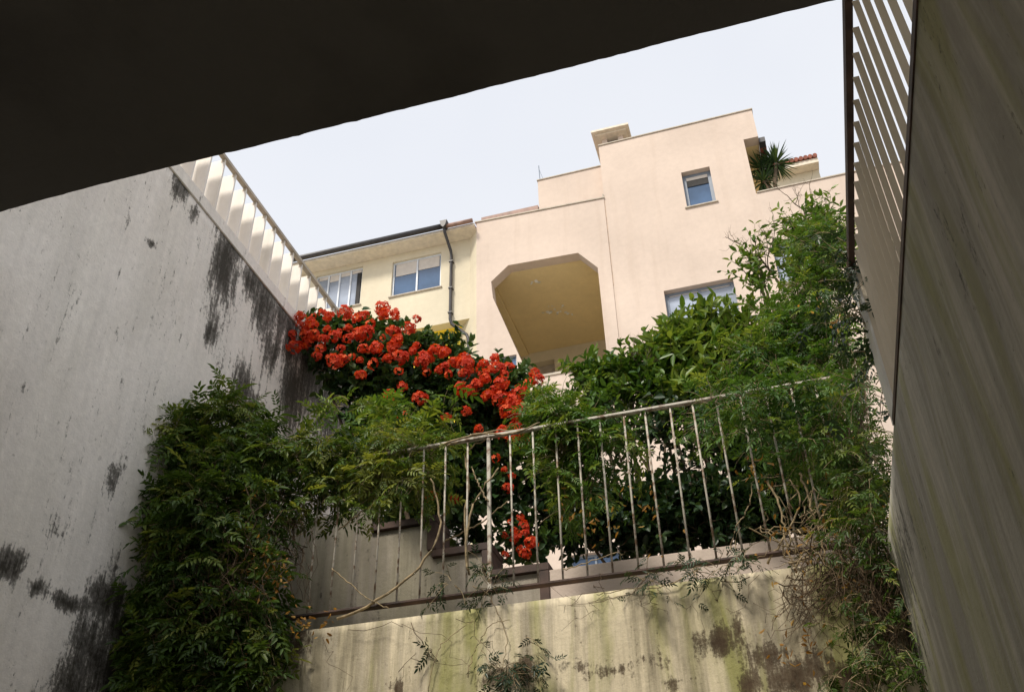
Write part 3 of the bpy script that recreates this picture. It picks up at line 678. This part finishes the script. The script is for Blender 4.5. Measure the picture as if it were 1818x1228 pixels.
# shrubs
shrub('rounded glossy green shrub standing highest in the middle of the hedge', 'garden_shrub', 'shrub', [(1245,605,42,6.4),(1195,640,38,6.4),(1280,635,42,6.4),(1312,600,24,6.4,.6),(1220,650,48,6.3),(1300,660,50,6.3),(1170,660,30,6.3,.7),(1250,720,50,6.2,.8)],
      430, .105, 'glossy', (1.0*onY(1260,700,6.4)[0], 6.5, ZF-.35), tintc=.72, per=3, asp=.34)
shrub('bright green shrub with upright tips left of the tall shrub', 'garden_shrub', 'shrub', [(1050,680,30,6.2),(1090,690,38,6.2),(1140,700,40,6.2),(1120,650,20,6.2,.6),(1180,720,36,6.2),(1070,730,34,6.1)],
      230, .075, 'glossy', (onY(1110,700,6.2)[0], 6.3, ZF-.35), tintc=.42, per=3, asp=.42, seg=.04)
shrub('slender tree with yellow green shoots by the right fence', 'garden_tree', 'tree', [(1350,505,20,6.0),(1370,565,26,6.0),(1425,430,32,6.0),(1462,415,32,6.0),(1410,480,24,6.0,.6),(1480,455,34,5.9),(1440,500,36,5.9),(1340,460,12,6.0)],
      230, .065, 'glossy', (onY(1400,560,6.0)[0], 6.1, ZF-.35), tintc=.62, per=2, up=1.0, lim=8)
shrub('dark leafy shrub low behind the right half of the railing', 'garden_shrub', 'shrub', [(1020,930,60,5.7),(1100,935,66,5.7),(1180,935,66,5.7),(1260,930,66,5.7),(1340,920,55,5.7),(1430,920,60,5.7),(1500,900,60,5.7),(980,880,40,5.7),(1060,870,30,5.8,.6),
      (1330,830,40,5.9,.7),(1400,850,50,5.9),(1480,820,50,5.9),(1180,880,26,5.9,.3),(1250,870,20,5.9,.3)],
      1450, .060, 'darkleaf', (onY(1250,930,5.8)[0], 5.9, ZF-.35), tintc=.45, per=3, asp=.6, seg=.035)
shrub('open leafy shrub with pale wall showing through it', 'garden_shrub', 'shrub', [(1120,780,40,5.9),(1200,770,40,5.9),(1280,800,44,5.9),(1350,790,50,5.9),(1230,840,30,5.9,.5),(1150,850,26,5.9,.4),(1300,860,36,5.9,.7)],
      190, .065, 'darkleaf', (onY(1220,850,6.0)[0], 6.05, ZF-.35), tintc=.55, per=2, asp=.55)

# red flowering shrub
fb = [(560,610,38,5.5),(610,610,44,5.5),(600,660,34,5.5),(670,610,36,5.5),(660,660,50,5.5),(720,640,44,5.5),(730,700,48,5.5),(780,640,36,5.5),(790,690,50,5.5),(800,750,50,5.5),(850,690,44,5.5),(860,740,48,5.5),(900,690,36,5.5),(910,740,36,5.5),
      (870,810,44,5.5),(930,760,24,5.5),(820,820,44,5.5),(850,880,40,5.5),(920,830,34,5.5,.8),(900,900,40,5.5,.8),(925,970,36,5.5,.7),(750,760,46,5.5),(770,820,36,5.5,.7),(800,900,36,5.5,.5),(700,700,40,5.6),(640,700,34,5.6),(660,760,40,5.7),(720,820,40,5.7),(640,850,36,5.7),(700,890,40,5.7),(770,920,40,5.7),(840,970,36,5.7),(760,870,40,5.7)]
root, base, FC, FR = shrub('broad dark leaved shrub covered in bright red blossom clusters beside the left wall', 'flowering_shrub', 'shrub', fb, 1550, .062, 'bloomleaf', (onY(800,900,5.7)[0], 5.75, ZF-.35), tintc=.45, per=3, asp=.6, seg=.035, lim=10, squash=.55, up=.3)
root['label'] = 'broad dark leaved shrub covered in bright red blossom clusters beside the left wall'
def floret(c, n, s, V, F, T):
    n = n/np.linalg.norm(n); a = np.cross(n, [.3, .2, 1]); a /= np.linalg.norm(a); b = np.cross(n, a); tw = rng.random()*6.3; tt = np.clip(.5+.25*rng.normal(), 0, 1)
    for j in range(5):
        t = tw+j*2*math.pi/5; d = a*math.cos(t)+b*math.sin(t); e = -a*math.sin(t)+b*math.cos(t); k = len(V)
        V += [c, c+s*(.55*d+.36*e+.20*n), c+s*(.98*d+.26*e+.14*n), c+s*(.98*d-.26*e+.14*n), c+s*(.55*d-.36*e+.20*n)]
        F += [(k, k+1, k+2, k+3), (k, k+3, k+4, k)]; T += [tt]*5
def cluster_mesh(nf, R, s):
    V, F, T = [], [], []
    for _ in range(nf):
        u = rng.normal(0, 1, 3); u[1] -= .6; u[2] += .2; u /= np.linalg.norm(u); floret(u*R*(.66+.34*rng.random())*np.array([1, .8, .85]), u+rng.normal(0, .3, 3), s*(.8+.4*rng.random()), V, F, T)
    V = np.array(V); n = len(V)//5; k = np.arange(n)[:, None]*5
    me = bpy.data.meshes.new('flower_cluster'); me.from_pydata([tuple(v) for v in V], [], [tuple(r) for r in (k+[0, 1, 2]).tolist()+(k+[0, 2, 3]).tolist()+(k+[0, 3, 4]).tolist()])
    at_ = me.attributes.new('tint', 'FLOAT', 'POINT'); at_.data.foreach_set('value', np.array(T, np.float32)); me.materials.append(MAT['flower']); return me
cms = [cluster_mesh(nf, R, s) for nf, R, s in [(30, .066, .021), (24, .060, .022), (40, .080, .021), (13, .050, .022), (26, .070, .023)]]
pos = [(535,565),(545,590),(530,625),(560,565),(575,560),(560,600),(585,590),(600,605),(570,620),(615,560),(620,585),(640,570),(625,610),(590,640),(600,650),(640,640),(645,672),(655,600),(660,580),(680,549),(688,565),(708,565),(700,592),
       (680,600),(672,625),(690,640),(710,610),(715,640),(712,665),(730,590),(740,615),(735,625),(755,650),(760,665),(757,640),(775,625),(790,630),(790,655),(800,670),(780,660),(810,650),(825,640),
       (830,670),(845,660),(850,690),(865,680),(880,640),(885,660),(900,670),(895,690),(880,695),(870,710),(895,715),(910,700),(915,720),(905,735),(920,745),(930,735),(885,720),(840,700),(820,690),(950,665),(958,682),(940,680),(830,735),(850,762),
       (795,745),(748,710),(740,712),(715,688),(695,705),(915,760),(925,780),(905,775),(860,670),(650,560),(548,610),(610,625),(665,650),(925,700),(900,840),(912,850),(905,870),(925,920),(930,935),(915,945),(920,960),(935,950),(925,975),(900,990),(935,985),
       (768,885),(810,890),(885,820),(895,770),(720,745),(700,620),(745,575),(630,640),(535,580),(553,575),(590,570),(575,605),(605,590),(640,600),(650,625),(610,640),(565,635),(545,600),(905,655),(860,650),(872,665),(830,655),(910,930),(900,955),(945,965),(560,585),(520,600)]
for i, (x, y) in enumerate(pos):
    low = y > 790
    p = onY(x, y, 5.22 if not low else 5.36)-np.array([0, .06*rng.random(), 0])
    o = bpy.data.objects.new('flower_cluster', cms[i % 5]); s = (.60 if low else .80)*(.6+.65*rng.random())
    o.location = tuple(p-base); o.scale = (s, s, s); o.rotation_euler = (rng.normal(0, .3), rng.random()*.8-.4, rng.normal(0, .5)); link(o, root)

# bare twigs and woody stems
def wander(a, b, n=10, amp=.03):
    k = np.linspace(0, 1, n)[:, None]; w = np.cumsum(rng.normal(0, 1, (n, 3)), 0)*amp/math.sqrt(n); w -= k*w[-1]
    return np.array(a)*(1-k)+np.array(b)*k+w
def pxpath(pts, Y, n=16, amp=.01):
    P = np.array([onY(x, y, Y if not hasattr(Y, '__len__') else Y[i]) for i, (x, y) in enumerate(pts)]); t = np.linspace(0, len(P)-1, n); i = np.clip(t.astype(int), 0, len(P)-2); f = (t-i)[:, None]
    # catmull-rom
    A = P[np.clip(i-1, 0, None)]; B = P[i]; Cc = P[i+1]; D = P[np.clip(i+2, None, len(P)-1)]
    return .5*((2*B)+(-A+Cc)*f+(2*A-5*B+4*Cc-D)*f**2+(-A+3*B-3*Cc+D)*f**3)+rng.normal(0, amp*.15, (n, 3))
def twigtree(label, base, dirn, length, Y, cat='branch', mat='bark', depth=4, r=.010, sp=.55):
    root = empty('dead_branch', label, cat, tuple(base)); mb = MB()
    def go(p, d, l, r, k):
        n = 5; pts = [p]
        for _ in range(n): d = nrm(d+rng.normal(0, .14, 3)+UP*.04); p = p+d*l/n; pts.append(p)
        mb.tube([q-base for q in pts], list(np.linspace(r, r*.6, n+1)), 5)
        if k:
            for _ in range(3 if k > 1 else 2):
                j = rng.integers(2, n+1); go(pts[j], nrm(d+rng.normal(0, sp, 3)), l*(.5+.25*rng.random()), r*.55, k-1)
    go(np.array(base, float), nrm(np.array(dirn, float)), length, r, depth); mb.build('twig', MAT[mat], root, True); return root
twigtree('bare grey dead branches poking out left of the slender tree', onY(1400,520,6.0), (-.35, -.1, 1), .42, 6.0)
twigtree('bare dead twigs rising above the top of the slender tree', onY(1450,430,6.0), (.05, 0, 1), .38, 6.0)
twigtree('thin brown twigs above the small shrub in the middle', onY(1150,700,6.2), (-.25, 0, 1), .30, 6.2, r=.007)

wv = empty('woody_stem', 'pale woody stems twisting up through the railing bars', 'vine', (0, YR, ZF)); wo_ = np.array([0, YR, ZF])
wp = [([(600,1100),(660,1072),(720,1030),(760,985),(781,940),(776,890),(765,850)], 4.27, .0075), ([(829,1010),(828,960),(840,900),(862,860),(885,830)], 4.28, .0065),
      ([(832,1020),(826,940),(832,860),(826,810),(850,785),(880,770)], 4.33, .006), ([(866,890),(850,860),(838,830)], 4.27, .005), ([(780,790),(840,772),(900,770),(960,750)], 4.28, .006), ([(795,790),(870,765),(930,762),(1005,752)], 4.30, .0045),
      ([(590,1010),(620,1035),(650,1060),(690,1080)], 4.26, .004), ([(790,960),(850,930),(900,890)], 4.7, .005), ([(600,940),(640,910),(680,880)], 4.3, .004), ([(1360,1000),(1395,950),(1420,890),(1400,850)], 4.3, .006),
      ([(1410,1010),(1440,950),(1470,900),(1500,880)], 4.3, .006), ([(1290,985),(1310,930),(1330,900),(1335,860)], 4.3, .004), ([(1400,1000),(1450,985),(1500,990),(1560,960)], 4.22, .006), ([(1360,850),(1385,900),(1395,960),(1410,1010)], 4.28, .006),
      ([(1420,840),(1440,900),(1460,960),(1465,1010)], 4.28, .006), ([(830,1200),(845,1150),(870,1110),(905,1100)], 4.215, .0025), ([(760,1228),(775,1160),(800,1130),(840,1100)], 4.215, .002),
      ([(1000,1010),(1040,1000),(1080,985),(1110,980)], 4.26, .003), ([(840,1040),(870,1060),(900,1130),(890,1190)], 4.215, .0025), ([(1240,1010),(1180,1040),(1110,1045),(1060,1055)], 4.22, .003)]
for pts, Y, r in wp:
    P = pxpath(pts, Y, 22, .02)
    MB().tube(P-wo_, list(np.linspace(r, r*.6, len(P))), 6).build('stem', MAT['drystem'], wv, True)
# many thin runners: corner tangle, curtain, rail
def runners(label, boxes, n, mat, r, name='runner_tangle', amp=.10, K=12):
    o0 = onY(boxes[0][0], boxes[0][1], boxes[0][4]); root = empty(name, label, 'vine', tuple(o0)); P = []
    for i in range(n):
        x0, y0, x1, y1, Y, sl = boxes[i % len(boxes)]
        a = onY(rng.uniform(x0, x1), rng.uniform(y0, y0+(y1-y0)*.4), Y); b = onY(rng.uniform(x0, x1)+sl, rng.uniform(y0+(y1-y0)*.5, y1), Y-.05*rng.random())
        w = wander(a, b, K, amp); w[:, 1] = np.minimum(w[:, 1], Y+.04); P.append(w)
    o = stems(np.array(P)-o0, r*(.5+rng.random(n)), r*.4, 'runner', MAT[mat], root, 3); tag(o, kind='stuff'); return root
MAT['runner'] = plain('brown_runner', (.13, .085, .045), .9, .3, 30)
runners('tangle of brown leafless runners hanging in the right corner', [(1380,960,1560,1160,4.17,0),(1480,900,1590,1228,4.12,30),(1400,1000,1600,1120,4.19,-60),(1540,960,1600,1228,4.1,20),(1490,640,1560,960,4.3,20)], 170, 'runner', .0026, amp=.065)
runners('pale dry runners sagging among the right railing bars', [(1300,900,1560,1010,4.28,30),(1350,830,1540,1000,4.3,-20),(1380,940,1540,1060,4.2,0)], 34, 'drystem', .0032, amp=.09)
runners('brown runners hanging inside the left vine curtain', [(250,850,480,1228,3.98,0),(480,860,560,1100,4.25,0),(300,900,500,1228,4.0,0)], 60, 'runner', .003)
runners('thin green runners reaching up the left wall above the vine', [(280,680,420,800,4.2,-20),(340,680,440,780,4.25,20)], 9, 'runner', .0016, amp=.09)
runners('fine runners dangling over the low wall face', [(980,1020,1200,1120,4.215,0),(560,1100,900,1228,4.215,40),(1200,1000,1400,1130,4.215,0)], 16, 'runner', .0018, amp=.10)
# dry leaves
dl = empty('dry_leaf_patch', 'orange brown dead leaves caught in the left vine near the rail end', 'leaves', (0, 4.1, ZF)); do = np.array([0, 4.1, ZF])
B = []
for x, y, s, n in [(465,1000,26,46),(455,1050,18,26),(540,1110,14,20),(470,960,10,14),(450,880,10,8),(500,1030,14,12),(420,1150,16,10),(560,1095,22,16),(290,1180,12,5)]:
    for _ in range(n): B.append(onY(rng.normal(x, s), rng.normal(y, s*.8), 3.98+.1*rng.random()))
B = np.array(B); n = len(B); leaves(B-do, rng.normal(0, 1, (n, 3))-UP*.6, rng.normal(0, 1, (n, 3)), .03*(.6+.7*rng.random(n)), .013, rng.random(n), 'foliage', MAT['dry'], dl)
dl = empty('dry_leaf_patch', 'rust coloured dead leaves scattered among the right railing bars', 'leaves', (0, 4.3, ZF)); do = np.array([0, 4.3, ZF]); B = []
for x, y, s, n in [(1060,920,22,26),(1340,830,16,24),(1150,890,16,14),(1470,560,20,12),(1420,970,40,46),(1500,960,40,46),(1550,900,20,40),(1540,1050,26,50),(1150,930,30,12),(1480,820,30,20),(1000,900,14,10),(1420,1160,40,40)]:
    for _ in range(n): B.append(onY(rng.normal(x, s), rng.normal(y, s), 4.16 if y > 960 else 4.28+.15*rng.random()))
B = np.array(B); n = len(B); leaves(B-do, rng.normal(0, 1, (n, 3))-UP*.6, rng.normal(0, 1, (n, 3)), .032*(.6+.7*rng.random(n)), .013, rng.random(n), 'foliage', MAT['dry'], dl)

# yucca on the terrace
YY = 18.75
yk = onY(1378, 292, YY); yb_ = onY(1366, 345, YY)
yr = empty('yucca_plant', 'spiky green yucca in the notch of the roof terrace', 'plant', (yb_[0], YY, Z(15.8))); yo = np.array(yr.location)
heads = [(yk, .55, 90), (onY(1352, 300, YY+.1), .45, 70), (onY(1356, 322, YY), .45, 60)]
B, A = [], []
for c, l, n in heads:
    MB().tube([np.array([yb_[0]+.05*rng.normal(), YY, Z(15.8)])-yo, (c+yb_)/2*[1, 1, 1]-yo+[.03, 0, -.1], c-yo], [.06, .05, .04], 8).build('trunk', MAT['bark'], yr, True)
    u = rng.normal(0, 1, (n, 3)); u[:, 2] += .25; u = nrm(u); B.append(np.repeat(c[None], n, 0)+u*.04); A.append(u*l)
B = np.concatenate(B)-yo; A = np.concatenate(A); n = len(B)
leaves(B, A, UP+rng.normal(0, .2, (n, 3)), np.linalg.norm(A, axis=1)*(.8+.4*rng.random(n)), .045, rng.random(n), 'foliage', MAT['yucca'], yr, (.25, .5, .6, .42), droop=.12)
print('tris', sum(len(o.data.polygons) for o in scene.objects if o.type == 'MESH'))
